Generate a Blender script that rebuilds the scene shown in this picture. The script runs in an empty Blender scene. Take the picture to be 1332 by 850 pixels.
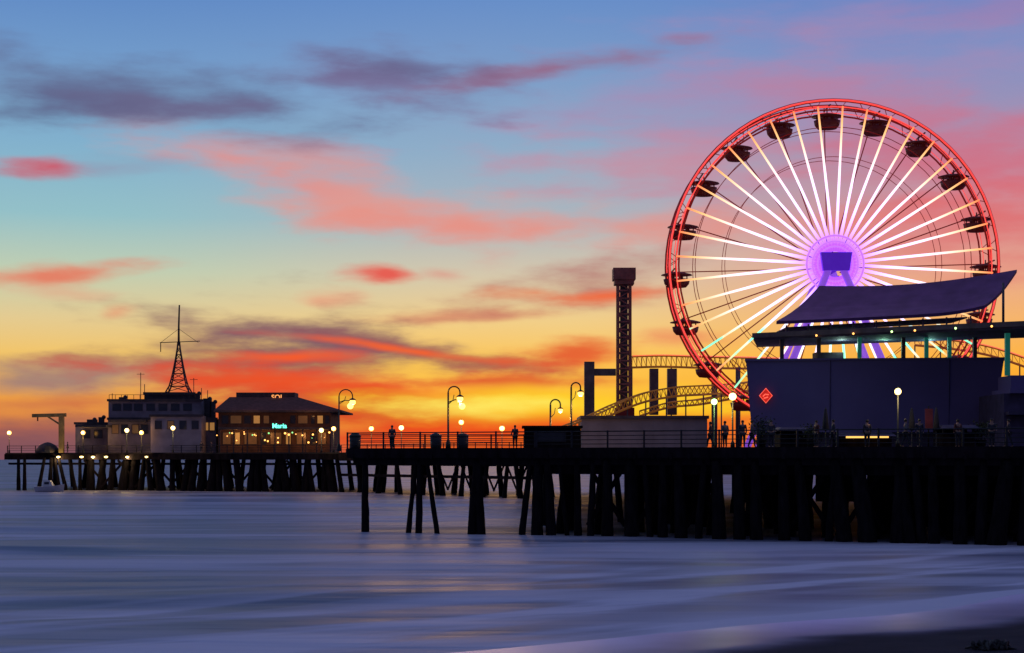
import bpy, math, random
from mathutils import Vector, noise, Matrix
random.seed(7)
S = bpy.context.scene
COL = S.collection
F = 2200.0; HZ = 597.0; CX = 666.0; CH = 5.0
def P(px, py, Y): return Vector(((px-CX)/F*Y, Y, CH-(py-HZ)/F*Y))
def PX(px, Y): return (px-CX)/F*Y
def PZ(py, Y): return CH-(py-HZ)/F*Y
def lin(c):
    return tuple((x/255/12.92 if x/255 <= .04045 else ((x/255+.055)/1.055)**2.4) for x in c)

# ------------------------------------------------------------------ geometry helper
class MB:
    def __init__(s): s.v = []; s.f = []; s.sm = []
    def add(s, vs, fs, smooth=False):
        n = len(s.v); s.v += [Vector(v) for v in vs]
        for f in fs: s.f.append([i+n for i in f]); s.sm.append(smooth)
        return s
    def hull(s, b, t):
        n = len(b)
        fs = [list(range(n))[::-1], list(range(n, 2*n))]
        for i in range(n):
            j = (i+1) % n; fs.append([i, j, n+j, n+i])
        return s.add(list(b)+list(t), fs)
    def box(s, x0, x1, y0, y1, z0, z1):
        b = [(x0, y0, z0), (x1, y0, z0), (x1, y1, z0), (x0, y1, z0)]
        return s.hull(b, [(p[0], p[1], z1) for p in b])
    def cbox(s, c, w, d, h, rz=0):
        cs, sn = math.cos(rz), math.sin(rz)
        b = [(c[0]+x*cs-y*sn, c[1]+x*sn+y*cs, c[2]) for x, y in ((-w/2, -d/2), (w/2, -d/2), (w/2, d/2), (-w/2, d/2))]
        return s.hull(b, [(p[0], p[1], p[2]+h) for p in b])
    def prism(s, poly, z0, z1):
        return s.hull([(x, y, z0) for x, y in poly], [(x, y, z1) for x, y in poly])
    def bar(s, a, b, w, h=None):
        a, b = Vector(a), Vector(b); h = h or w
        t = (b-a).normalized()
        up = Vector((0, 0, 1)) if abs(t.z) < .95 else Vector((0, 1, 0))
        x = t.cross(up).normalized(); y = x.cross(t).normalized()
        q = [(-1, -1), (1, -1), (1, 1), (-1, 1)]
        return s.hull([a+x*i*w/2+y*j*h/2 for i, j in q], [b+x*i*w/2+y*j*h/2 for i, j in q])
    def tube(s, pts, r, n=8, closed=False):
        pts = [Vector(p) for p in pts]; m = len(pts)
        rs = r if isinstance(r, (list, tuple)) else [r]*m
        ts = []
        for i in range(m):
            if closed: t = pts[(i+1) % m]-pts[i-1]
            else: t = pts[min(i+1, m-1)]-pts[max(i-1, 0)]
            ts.append(t.normalized())
        ax = min((Vector((1, 0, 0)), Vector((0, 1, 0)), Vector((0, 0, 1))), key=lambda a: max(abs(t.dot(a)) for t in ts))
        vs = []
        for p, t, rr in zip(pts, ts, rs):
            x = t.cross(ax).normalized(); y = t.cross(x).normalized()
            for k in range(n):
                a = 2*math.pi*k/n
                vs.append(p+x*rr*math.cos(a)+y*rr*math.sin(a))
        fs = []
        for i in range(m if closed else m-1):
            j = (i+1) % m
            for k in range(n):
                l = (k+1) % n
                fs.append([i*n+k, i*n+l, j*n+l, j*n+k])
        if not closed:
            fs.append(list(range(n))[::-1]); fs.append([(m-1)*n+k for k in range(n)])
        return s.add(vs, fs, n > 5)
    def lathe(s, c, prof, n=14, sx=1.0):
        c = Vector(c); vs = []
        for r, z in prof:
            for k in range(n):
                a = 2*math.pi*k/n; vs.append(c+Vector((r*math.cos(a)*sx, r*math.sin(a), z)))
        fs = []
        for i in range(len(prof)-1):
            for k in range(n):
                l = (k+1) % n; fs.append([i*n+k, i*n+l, (i+1)*n+l, (i+1)*n+k])
        fs.append(list(range(n))[::-1]); fs.append([(len(prof)-1)*n+k for k in range(n)])
        return s.add(vs, fs, True)
    def ball(s, c, r, n=12, m=8, sz=1.0):
        return s.lathe(c, [(max(.001, r*math.sin(math.pi*i/m)), -r*sz*math.cos(math.pi*i/m)) for i in range(m+1)], n)
    def build(s, name, mat, parent=None, origin=None):
        if origin is None:
            xs = [v.x for v in s.v]; ys = [v.y for v in s.v]; zs = [v.z for v in s.v]
            origin = Vector(((min(xs)+max(xs))/2, (min(ys)+max(ys))/2, min(zs)))
        origin = Vector(origin)
        me = bpy.data.meshes.new(name)
        me.from_pydata([v-origin for v in s.v], [], s.f); me.update()
        me.polygons.foreach_set('use_smooth', s.sm)
        if mat: me.materials.append(mat)
        o = bpy.data.objects.new(name, me); COL.objects.link(o)
        if parent:
            o.parent = parent; o.location = origin-wloc(parent)
        else: o.location = origin
        return o
def wloc(o):
    l = Vector(o.location)
    while o.parent: o = o.parent; l += Vector(o.location)
    return l
def thing(name, label, cat, loc, group=None):
    o = bpy.data.objects.new(name, None); COL.objects.link(o); o.location = loc
    o.empty_display_size = .3
    return tag(o, label, cat, group)
def tag(o, label, cat, group=None):
    o['label'] = label; o['category'] = cat
    if group: o['group'] = group
    return o
def glow(loc, energy, color, r=.25):
    l = bpy.data.lights.new('lamp_light', 'POINT'); l.energy = energy; l.color = color; l.shadow_soft_size = r
    o = bpy.data.objects.new('lamp_light', l); COL.objects.link(o); o.location = loc

# ------------------------------------------------------------------ materials
def nodes(name):
    m = bpy.data.materials.new(name); m.use_nodes = True
    nt = m.node_tree; return m, nt, nt.nodes['Principled BSDF'], nt.nodes['Material Output']
def mk(name, rgb, rough=.7, metal=0, var=.35, scale=1.5, bump=.1, emit=None, es=0, stretch=(1, 1, 1), spec=.5):
    m, nt, b, out = nodes(name)
    g = nt.nodes.new('ShaderNodeNewGeometry'); mp = nt.nodes.new('ShaderNodeMapping'); mp.inputs['Scale'].default_value = stretch
    nt.links.new(g.outputs['Position'], mp.inputs['Vector'])
    n = nt.nodes.new('ShaderNodeTexNoise'); n.inputs['Scale'].default_value = scale; n.inputs['Detail'].default_value = 4
    nt.links.new(mp.outputs[0], n.inputs['Vector'])
    r = nt.nodes.new('ShaderNodeValToRGB')
    r.color_ramp.elements[0].position = .3; r.color_ramp.elements[1].position = .7
    r.color_ramp.elements[0].color = tuple(max(0, c*(1-var)) for c in rgb)+(1,)
    r.color_ramp.elements[1].color = tuple(min(1, c*(1+var)) for c in rgb)+(1,)
    nt.links.new(n.outputs[0], r.inputs[0]); nt.links.new(r.outputs[0], b.inputs['Base Color'])
    b.inputs['Roughness'].default_value = rough; b.inputs['Metallic'].default_value = metal; b.inputs['Specular IOR Level'].default_value = spec
    if bump:
        bp = nt.nodes.new('ShaderNodeBump'); bp.inputs['Strength'].default_value = bump; bp.inputs['Distance'].default_value = .05
        nt.links.new(n.outputs[0], bp.inputs['Height']); nt.links.new(bp.outputs[0], b.inputs['Normal'])
    if emit:
        b.inputs['Emission Color'].default_value = tuple(emit)+(1,); b.inputs['Emission Strength'].default_value = es
        if es < .85: m.cycles.emission_sampling = 'NONE'
    return m
M = {}
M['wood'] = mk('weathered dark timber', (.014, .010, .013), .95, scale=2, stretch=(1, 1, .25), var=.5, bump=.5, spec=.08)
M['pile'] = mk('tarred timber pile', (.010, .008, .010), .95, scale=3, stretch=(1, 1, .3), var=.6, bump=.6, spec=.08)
M['deckwood'] = mk('deck planks', (.03, .025, .025), .8, scale=1, stretch=(6, .5, 1))
M['rail'] = mk('painted rail steel', (.02, .02, .025), .5, .3)
M['lampmetal'] = mk('dark lamp metal', (.03, .035, .035), .45, .5)
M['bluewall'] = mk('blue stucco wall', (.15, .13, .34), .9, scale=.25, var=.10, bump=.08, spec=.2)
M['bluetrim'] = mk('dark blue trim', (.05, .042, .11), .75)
M['greywall'] = mk('pale plaster wall', (.34, .30, .34), .85, scale=.8, var=.15)
M['harbor'] = mk('grey harbour wall', (.22, .18, .21), .85, scale=.6, var=.3)
M['harborbay'] = mk('pale harbour bay wall', (.30, .26, .29), .85, scale=.6, var=.25)
M['harbordark'] = mk('dark harbour trim', (.05, .04, .05), .8)
M['roof'] = mk('red brown shingle roof', (.15, .055, .045), .8, scale=1.5, stretch=(1, 1, 4), spec=.2)
M['rwall'] = mk('brown restaurant wall', (.10, .05, .04), .8, scale=1.0)
M['steel'] = mk('warm lit tower steel', (.34, .12, .10), .6, .2)  # warm light on the grey tower is put into the base colour
M['greysteel'] = mk('grey steel', (.12, .10, .12), .6, .3)
M['yellow'] = mk('yellow lit coaster paint', (.6, .27, .05), .5, emit=(1, .36, .05), es=.07)  # weak emission stands in for lamplight on the track
M['orange'] = mk('orange lit coaster paint', (.6, .17, .05), .5, emit=(1, .25, .05), es=.11)  # lit look of the orange track put in as emission
M['redsteel'] = mk('red lit rim steel', (.22, .015, .012), .5, .2, emit=(1, .03, .01), es=.09)  # steel is no lamp, its red lit look is weak emission
M['darkmetal'] = mk('red lit black gondola shell', (.06, .012, .02), .5, .2, emit=(1, .05, .04), es=.014)  # red light on the gondolas put in as faint emission
M['purple'] = mk('purple lit hub', (.12, .05, .25), .5, emit=(.12, .015, .75), es=.45)
M['purplesteel'] = mk('violet lit support steel', (.3, .15, .5), .5, emit=(.35, .1, .9), es=.55)  # legs look lit through emission of their own
M['rock'] = mk('dark kelp', (.02, .018, .02), .7, var=.6, bump=.8, scale=6)
M['boat'] = mk('white boat hull', (.6, .6, .62), .4, var=.1)
M['teal'] = mk('teal lit painted steel', (.03, .22, .20), .5, emit=(.05, .8, .6), es=.07)  # teal light on the posts put in as a weak glow
M['skin'] = mk('skin', (.35, .2, .15), .6, var=.1, scale=8)
M['jacket'] = mk('dark jacket cloth', (.04, .04, .06), .9, scale=8)
M['trouser'] = mk('dark trousers cloth', (.025, .027, .04), .9, scale=8)
M['hair'] = mk('dark hair', (.02, .015, .012), .6, scale=20)
M['leaf'] = mk('dark leaves', (.03, .05, .03), .7, scale=6, var=.5)
M['glassdark'] = mk('dark window glass', (.03, .035, .05), .12, var=.1, bump=0)
def em(name, c, s): return mk(name, (.5, .5, .5), .5, var=.02, bump=0, emit=c, es=s)
M['warm'] = em('warm lamp glow', (1, .47, .09), 4.2)
M['white'] = em('yellow lamp glow', (1, .66, .20), 4.5)
M['greenl'] = em('green lamp glow', (.55, 1, .28), 3.5)
M['warmwin'] = mk('lit window glass', (.3, .2, .1), .4, emit=(1, .45, .11), es=.3, scale=.9, var=.3)
M['dimwin'] = mk('dimly lit window glass', (.2, .12, .07), .3, emit=(1, .42, .10), es=.05, scale=.9, var=.3)
M['redneon'] = em('red neon', (1, .10, .04), 1.3)
M['neongreen'] = em('green neon', (.1, 1, .65), 2.4)
M['orangeneon'] = em('orange neon', (1, .35, .06), 1.2)
M['lightbar'] = em('orange light bar', (1, .5, .08), 1.6)
M['rimled'] = em('red rim LED', (1, .045, .014), 1.1)
M['tracklight'] = em('orange track light', (1, .16, .03), 1.0)
M['hubl'] = em('violet hub LED', (.34, .09, 1), 1.8)
M['bulb'] = em('string bulb', (1, .42, .08), 3)
M['bulbg'] = em('green string bulb', (.3, 1, .3), 1.3)

# ------------------------------------------------------------------ world sky
W = bpy.data.worlds.new('World'); S.world = W; W.use_nodes = True
W.cycles.sampling_method = 'NONE'
nt = W.node_tree; N = nt.nodes; L = nt.links
bg = N['Background']
tc = N.new('ShaderNodeTexCoord'); sep = N.new('ShaderNodeSeparateXYZ'); L.new(tc.outputs['Generated'], sep.inputs[0])
def math_(op, a, b=None, c=None):
    n = N.new('ShaderNodeMath'); n.operation = op
    for i, x in enumerate((a, b, c)):
        if x is None: continue
        if isinstance(x, (int, float)): n.inputs[i].default_value = x
        else: L.new(x, n.inputs[i])
    return n.outputs[0]
az = math_('ARCTAN2', sep.outputs['X'], sep.outputs['Y']); el = math_('ARCSINE', sep.outputs['Z'])
U = math_('MULTIPLY', az, 22); V = math_('MULTIPLY', el, 22)
def comb(a, b):
    n = N.new('ShaderNodeCombineXYZ'); L.new(a, n.inputs[0]); L.new(b, n.inputs[1]); return n.outputs[0]
UV = comb(U, V)
def noise_(vec, sx, sy, detail, rough=.55, off=0, rot=0):
    mp = N.new('ShaderNodeMapping'); mp.inputs['Scale'].default_value = (sx, sy, 1); mp.inputs['Location'].default_value = (off, off*.7, off); mp.inputs['Rotation'].default_value = (0, 0, rot)
    L.new(vec, mp.inputs['Vector'])
    t = N.new('ShaderNodeTexNoise'); t.noise_dimensions = '2D'; t.inputs['Scale'].default_value = 1; t.inputs['Detail'].default_value = detail; t.inputs['Roughness'].default_value = rough
    L.new(mp.outputs[0], t.inputs['Vector']); return t
wn = noise_(UV, .45, .9, 2)
vs = N.new('ShaderNodeVectorMath'); vs.operation = 'SUBTRACT'; L.new(wn.outputs['Color'], vs.inputs[0]); vs.inputs[1].default_value = (.5, .5, .5)
vm = N.new('ShaderNodeVectorMath'); vm.operation = 'MULTIPLY'; L.new(vs.outputs[0], vm.inputs[0]); vm.inputs[1].default_value = (.8, .28, 0)
va = N.new('ShaderNodeVectorMath'); va.operation = 'ADD'; L.new(UV, va.inputs[0]); L.new(vm.outputs[0], va.inputs[1])
WV = va.outputs[0]
det = noise_(UV, .62, 2.5, 5, .54, 5.3, .04).outputs[0]
detk = math_('MULTIPLY_ADD', det, 2.0, -1.0)
def ramp(stops):
    t = math_('DIVIDE', V, 9.0)
    r = N.new('ShaderNodeValToRGB'); cr = r.color_ramp
    st = sorted([((HZ-py)/900, c) for py, c in stops])
    while len(cr.elements) < len(st): cr.elements.new(.5)
    for e, (p, c) in zip(cr.elements, st): e.position = max(0, min(1, p)); e.color = lin(c)+(1,)
    L.new(t, r.inputs[0]); return r.outputs[0]
rl = ramp([(-290, (50, 80, 140)), (0, (92, 134, 196)), (100, (114, 155, 202)), (200, (130, 176, 205)), (290, (148, 192, 200)), (360, (192, 206, 178)), (420, (228, 203, 145)), (470, (244, 196, 100)), (520, (240, 160, 66)), (560, (208, 115, 72)), (590, (135, 85, 95))])
rm = ramp([(-290, (52, 80, 145)), (0, (100, 140, 200)), (100, (124, 156, 200)), (200, (144, 173, 200)), (290, (172, 182, 190)), (360, (214, 200, 172)), (420, (242, 206, 135)), (470, (253, 198, 85)), (530, (255, 190, 45)), (560, (252, 140, 38)), (592, (220, 85, 38))])
rr = ramp([(-290, (54, 76, 140)), (0, (104, 132, 196)), (100, (130, 145, 195)), (200, (168, 146, 176)), (290, (212, 150, 156)), (360, (232, 168, 142)), (420, (245, 180, 110)), (480, (255, 180, 55)), (560, (240, 115, 42)), (592, (190, 72, 50))])
def mix(f, a, b):
    n = N.new('ShaderNodeMix'); n.data_type = 'RGBA'
    if isinstance(f, (int, float)): n.inputs[0].default_value = f
    else: L.new(f, n.inputs[0])
    for i, x in ((6, a), (7, b)):
        if isinstance(x, tuple): n.inputs[i].default_value = x+(1,)
        else: L.new(x, n.inputs[i])
    return n.outputs[2]
def mrange(v, a, b, c=0., d=1.):
    n = N.new('ShaderNodeMapRange'); n.interpolation_type = 'SMOOTHSTEP'
    n.inputs['From Min'].default_value = a; n.inputs['From Max'].default_value = b
    n.inputs['To Min'].default_value = c; n.inputs['To Max'].default_value = d
    L.new(v, n.inputs['Value']); return n.outputs[0]
col = mix(mrange(U, -5.5, .0), rl, rm); col = mix(mrange(U, .5, 5.0), col, rr)
blobs = [
 (1000, 130, 300, 70, 6, (174, 136, 176), .6), (1300, 5, 90, 14, 0, (160, 125, 175), .5),
 (850, 212, 200, 30, 0, (212, 136, 150), .6), (1290, 215, 200, 48, -6, (216, 100, 118), .75), (1170, 150, 220, 38, -14, (200, 120, 146), .5), (1260, 300, 190, 45, 0, (224, 110, 110), .75),
 (430, 245, 240, 36, -14, (226, 148, 140), .75), (370, 238, 120, 15, -16, (240, 134, 120), .5), (600, 285, 210, 28, -3, (222, 160, 152), .65), (780, 292, 290, 17, 0, (236, 140, 124), .7),
 (150, 120, 290, 34, -2, (98, 104, 142), .85), (230, 136, 150, 12, 2, (110, 100, 136), .6), (60, 138, 140, 18, 0, (88, 94, 132), .5),
 (520, 102, 150, 28, -3, (118, 106, 146), .85), (720, 90, 180, 11, 8, (148, 108, 140), .95), (540, 86, 100, 12, -5, (98, 92, 130), .6),
 (72, 218, 54, 10, -3, (210, 86, 98), 1), (160, 220, 100, 12, 0, (150, 134, 164), .45),
 (60, 357, 120, 9, 6, (230, 118, 92), .9), (490, 355, 34, 10, 0, (230, 96, 84), 1), (575, 350, 40, 8, -5, (222, 138, 124), .6), (430, 388, 36, 10, 0, (236, 148, 118), .6), (80, 378, 60, 7, 0, (230, 154, 126), .45), (160, 405, 26, 7, 0, (235, 152, 114), .6),
 (600, 413, 120, 7, 2, (215, 134, 104), .8), (755, 372, 125, 22, 8, (176, 98, 100), .85), (775, 381, 90, 9, 8, (242, 104, 58), .9), (690, 383, 60, 8, 0, (238, 122, 72), .7),
 (90, 490, 180, 17, 3, (150, 122, 122), .85), (60, 525, 130, 9, 0, (204, 114, 74), .7), (40, 575, 180, 22, 0, (120, 80, 92), .8),
 (380, 474, 190, 52, -4, (124, 80, 94), 1), (460, 448, 180, 19, -6, (126, 86, 104), 1), (570, 463, 150, 11, -8, (168, 88, 78), .95),
 (380, 468, 90, 7, 0, (246, 94, 46), .95), (520, 456, 140, 5, -6, (248, 100, 46), .9), (330, 499, 140, 15, 0, (216, 78, 52), .9),
 (740, 460, 74, 16, 0, (230, 94, 50), .95), (880, 440, 60, 10, 0, (235, 120, 90), .6),
 (480, 506, 250, 20, -3, (244, 84, 34), .95), (640, 497, 170, 8, 2, (222, 82, 48), .9), (430, 538, 220, 24, 0, (212, 68, 40), .95), (640, 564, 280, 20, 0, (236, 74, 28), .95), (850, 558, 150, 16, 0, (234, 70, 28), .9),
 (730, 524, 230, 17, 0, (255, 212, 44), 1), (630, 529, 110, 10, 0, (255, 234, 100), 1),
]
for px, py, hw, hh, rot, c, st in blobs:
    a = math.atan((px-CX)/F); e = math.atan((HZ-py)/math.hypot(F, px-CX))
    mp = N.new('ShaderNodeMapping'); mp.vector_type = 'TEXTURE'
    mp.inputs['Location'].default_value = (a*22, e*22, 0); mp.inputs['Rotation'].default_value = (0, 0, math.radians(rot))
    mp.inputs['Scale'].default_value = (hw/100*1.2, hh/100*1.45, 1)
    L.new(WV, mp.inputs['Vector'])
    ln = N.new('ShaderNodeVectorMath'); ln.operation = 'LENGTH'; L.new(mp.outputs[0], ln.inputs[0])
    v = math_('ADD', ln.outputs['Value'], detk)
    col = mix(mrange(v, 1.3, -.12, 0, st), col, lin(c))
col = mix(mrange(sep.outputs['Y'], .35, -.25), col, (.055, .056, .135))
col = mix(mrange(sep.outputs['Z'], .35, .8), col, (.12, .165, .32))
col = mix(mrange(sep.outputs['Z'], -.002, -.04), col, (.02, .02, .04))
L.new(col, bg.inputs['Color']); bg.inputs['Strength'].default_value = 1.0

sd = bpy.data.lights.new('afterglow_sun', 'SUN'); sd.energy = .12; sd.angle = math.radians(8); sd.color = (1, .55, .25)
so = bpy.data.objects.new('afterglow_sun', sd); COL.objects.link(so)
so.rotation_euler = Vector((.02, -1, -.05)).to_track_quat('-Z', 'Y').to_euler()

cam = bpy.data.cameras.new('camera'); co = bpy.data.objects.new('camera', cam); COL.objects.link(co)
co.location = (0, 0, CH); co.rotation_euler = (math.radians(90), 0, 0)
cam.sensor_width = 36; cam.lens = 36*F/1332; cam.shift_y = (HZ-425)/1332; cam.clip_end = 20000
S.camera = co
S.view_settings.view_transform = 'Standard'; S.view_settings.look = 'None'; S.view_settings.exposure = 0

# ------------------------------------------------------------------ sea and beach
SN = Vector((.677, -.736)); SP = Vector((-1, 43))
def sdist(x, y): return (x-SP.x)*SN.x+(y-SP.y)*SN.y
def grid(name, rows, cols, xf, zf, mat):
    vs = []; fs = []
    for y in rows:
        for c in cols:
            x = xf(c, y); vs.append((x, y, zf(x, y)))
    n = len(cols)
    for i in range(len(rows)-1):
        for j in range(n-1):
            fs.append((i*n+j, i*n+j+1, (i+1)*n+j+1, (i+1)*n+j))
    me = bpy.data.meshes.new(name); me.from_pydata(vs, [], fs); me.update(); me.materials.append(mat)
    me.polygons.foreach_set('use_smooth', [True]*len(fs))
    o = bpy.data.objects.new(name, me); COL.objects.link(o); o['kind'] = 'structure'; return o
def pos_nodes(nt):
    g = nt.nodes.new('ShaderNodeNewGeometry'); return g.outputs['Position']
def dotn(nt, pos, v, off):
    d = nt.nodes.new('ShaderNodeVectorMath'); d.operation = 'DOT_PRODUCT'; nt.links.new(pos, d.inputs[0]); d.inputs[1].default_value = v
    m = nt.nodes.new('ShaderNodeMath'); m.operation = 'SUBTRACT'; nt.links.new(d.outputs['Value'], m.inputs[0]); m.inputs[1].default_value = off
    return m.outputs[0]
def shore_s(nt, pos): return dotn(nt, pos, (SN.x, SN.y, 0), SP.dot(SN))
def nz(nt, pos, sc, detail=4, rough=.55, dist=0):
    mp = nt.nodes.new('ShaderNodeMapping'); mp.inputs['Scale'].default_value = sc; nt.links.new(pos, mp.inputs['Vector'])
    t = nt.nodes.new('ShaderNodeTexNoise'); t.inputs['Scale'].default_value = 1; t.inputs['Detail'].default_value = detail; t.inputs['Roughness'].default_value = rough; t.inputs['Distortion'].default_value = dist
    nt.links.new(mp.outputs[0], t.inputs['Vector']); return t.outputs[0]
def mr(nt, v, a, b, c=0., d=1.):
    n = nt.nodes.new('ShaderNodeMapRange'); n.interpolation_type = 'SMOOTHSTEP'
    for k, x in zip(('From Min', 'From Max', 'To Min', 'To Max'), (a, b, c, d)): n.inputs[k].default_value = x
    nt.links.new(v, n.inputs['Value']); return n.outputs[0]
def ma(nt, op, a, b):
    n = nt.nodes.new('ShaderNodeMath'); n.operation = op
    for i, x in enumerate((a, b)):
        if isinstance(x, (int, float)): n.inputs[i].default_value = x
        else: nt.links.new(x, n.inputs[i])
    return n.outputs[0]
def mixc(nt, f, a, b):
    n = nt.nodes.new('ShaderNodeMix'); n.data_type = 'RGBA'; nt.links.new(f, n.inputs[0])
    for i, x in ((6, a), (7, b)):
        if isinstance(x, tuple): n.inputs[i].default_value = x+(1,)
        else: nt.links.new(x, n.inputs[i])
    return n.outputs[2]
m, t, b, out = nodes('silky dusk sea'); pos = pos_nodes(t)
s_ = shore_s(t, pos); al = dotn(t, pos, (.736, .677, 0), 0)
n1 = nz(t, pos, (.022, .085, .1), 3, .45, .6)
n2 = nz(t, pos, (.08, .34, .1), 3, .45, .3)
cmb = t.nodes.new('ShaderNodeCombineXYZ'); t.links.new(s_, cmb.inputs[0]); t.links.new(al, cmb.inputs[1])
n3 = nz(t, cmb.outputs[0], (.26, .035, 1), 3, .45, .5)
foam = mr(t, ma(t, 'ADD', ma(t, 'MULTIPLY', n1, .65), ma(t, 'MULTIPLY', n2, .35)), .40, .62, .22, .85)
band = ma(t, 'MULTIPLY', mr(t, n3, .44, .64, 0, .8), mr(t, s_, -34, -4, 0, 1))
edge = mr(t, s_, -5, -.5, 0, .45)
sepp = t.nodes.new('ShaderNodeSeparateXYZ'); t.links.new(pos, sepp.inputs[0])
farf = mr(t, sepp.outputs['Y'], 120, 320, 1, .65)
near = mr(t, sepp.outputs['Y'], 45, 78, .6, 1)
f = ma(t, 'MINIMUM', ma(t, 'ADD', ma(t, 'ADD', ma(t, 'MULTIPLY', ma(t, 'MULTIPLY', foam, farf), near), band), edge), 1.0)
t.links.new(mixc(t, f, (.02, .04, .11), (.68, .64, .80)), b.inputs['Base Color'])
t.links.new(mr(t, f, 0, 1, .42, .62), b.inputs['Roughness']); b.inputs['IOR'].default_value = 1.33
bp = t.nodes.new('ShaderNodeBump'); bp.inputs['Strength'].default_value = .45; bp.inputs['Distance'].default_value = .5
t.links.new(n2, bp.inputs['Height']); t.links.new(bp.outputs[0], b.inputs['Normal'])
M['water'] = m
rows = [15*math.exp(math.log(320/15)*i/340) for i in range(341)]+[320*math.exp(math.log(9000/320)*i/40) for i in range(1, 41)]
cols = [i/110*2-1 for i in range(111)]
def wz(x, y):
    if y > 400: return 0
    w = 1.5*noise.noise((x*.02, y*.03, 2))
    h = .07*math.sin(y*.42+x*.05+w*3.0)*(0.5+noise.noise((x*.03, y*.05, 7)))+.04*noise.noise((x*.12, y*.3, 1))
    for yc, am, x0, x1, wd in ((92, .36, -60, -14, 1.9), (80, .07, -40, 20, 3), (61, .15, -40, 14, 2.6), (52, .08, -30, 0, 2.2), (120, .22, -90, -24, 2.2)):
        yy = yc+2.2*noise.noise((x*.06, yc, 3))+x*.03
        e = max(0, min(1, (x-x0)/14))*max(0, min(1, (x1-x)/14))
        h += am*e*math.exp(-((y-yy)/wd)**2)
    s = sdist(x, y)
    return h*max(.0, min(1, (-s-1)/14))
grid('sea', rows, cols, lambda c, y: c*(y*.6+45), wz, M['water'])
m, t, b, out = nodes('wet beach sand'); pos = pos_nodes(t)
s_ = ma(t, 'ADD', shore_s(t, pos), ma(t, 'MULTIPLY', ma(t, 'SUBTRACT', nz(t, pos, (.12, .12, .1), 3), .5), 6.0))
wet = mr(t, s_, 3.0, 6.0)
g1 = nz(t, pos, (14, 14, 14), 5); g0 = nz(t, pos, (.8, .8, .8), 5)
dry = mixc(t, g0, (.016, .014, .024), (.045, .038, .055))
wet_lit = mixc(t, mr(t, s_, -1.0, 3.8), (.80, .64, .95), (.16, .12, .25))  # wet sand colour with the wheel's violet light painted in
t.links.new(mixc(t, wet, wet_lit, dry), b.inputs['Base Color'])
t.links.new(mr(t, wet, 0, 1, .38, .95), b.inputs['Roughness'])
b.inputs['IOR'].default_value = 1.6; t.links.new(mr(t, wet, 0, 1, .9, .1), b.inputs['Specular IOR Level'])
bp = t.nodes.new('ShaderNodeBump'); bp.inputs['Distance'].default_value = .06
t.links.new(mr(t, wet, 0, 1, .04, .9), bp.inputs['Strength']); t.links.new(ma(t, 'ADD', g0, ma(t, 'MULTIPLY', g1, .4)), bp.inputs['Height']); t.links.new(bp.outputs[0], b.inputs['Normal'])
def sz(x, y):
    s = sdist(x, y)+1.8*noise.noise((x*.12, y*.12, 5))
    z = s*.026 if s < 6 else .156+(s-6)*.05
    if s > 4: z += .05*noise.noise((x*.7, y*.7, 0))*min(1, (s-4)/4)+.03*noise.noise((x*2, y*2, 3))*min(1, (s-4)/4)
    return max(-3, z)
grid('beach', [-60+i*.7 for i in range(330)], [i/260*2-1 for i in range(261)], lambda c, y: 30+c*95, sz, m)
kel = MB()
kc = P(1287, 832, 41.5)
random.seed(3)
for i in range(60):
    a = random.uniform(0, 6.28); r = random.uniform(0, .42)
    x, y = kc.x+r*math.cos(a), kc.y+r*.8*math.sin(a); z = sz(x, y)
    kel.tube([(x, y, z-.03), (x+random.uniform(-.15, .15), y+random.uniform(-.1, .1), z+random.uniform(.05, .2)), (x+random.uniform(-.3, .3), y+random.uniform(-.3, .3), z+.02)], [.05, .07, .02], 6)
tag(kel.build('seaweed_clump', M['rock']), 'dark tangled clump of seaweed washed up on the sand', 'seaweed')

# ------------------------------------------------------------------ piers
DZ = 5.68
def pile(xb, yb, xt, yt, r, ztop, parent, zb=-1.3):
    p = MB(); pts = []; rs = []
    for i in range(8):
        k = i/7; z = zb+(ztop-zb)*k
        pts.append((xb+(xt-xb)*max(0, z)/ztop+random.uniform(-.02, .02), yb+(yt-yb)*k, z))
        rs.append(r*(1.2-.42*k)*(1+random.uniform(-.07, .07)))
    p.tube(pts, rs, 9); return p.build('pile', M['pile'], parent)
edgeY = lambda x: 116-.45*(x+11.4)
pier = thing('amusement_pier', 'near timber amusement pier deck on thick dark piles over the surf', 'pier', (20, 150, 0))
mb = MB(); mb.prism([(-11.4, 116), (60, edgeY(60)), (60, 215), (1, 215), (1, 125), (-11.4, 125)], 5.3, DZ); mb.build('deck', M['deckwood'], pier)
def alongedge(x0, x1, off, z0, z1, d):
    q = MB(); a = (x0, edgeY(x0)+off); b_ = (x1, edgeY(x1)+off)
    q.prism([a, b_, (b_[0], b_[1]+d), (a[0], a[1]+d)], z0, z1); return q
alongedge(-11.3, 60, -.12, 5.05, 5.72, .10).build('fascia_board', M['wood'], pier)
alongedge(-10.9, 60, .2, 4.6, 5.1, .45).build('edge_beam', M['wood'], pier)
alongedge(1.5, 60, .8, 4.0, 4.62, .4).build('lower_beam', M['wood'], pier)
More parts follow.
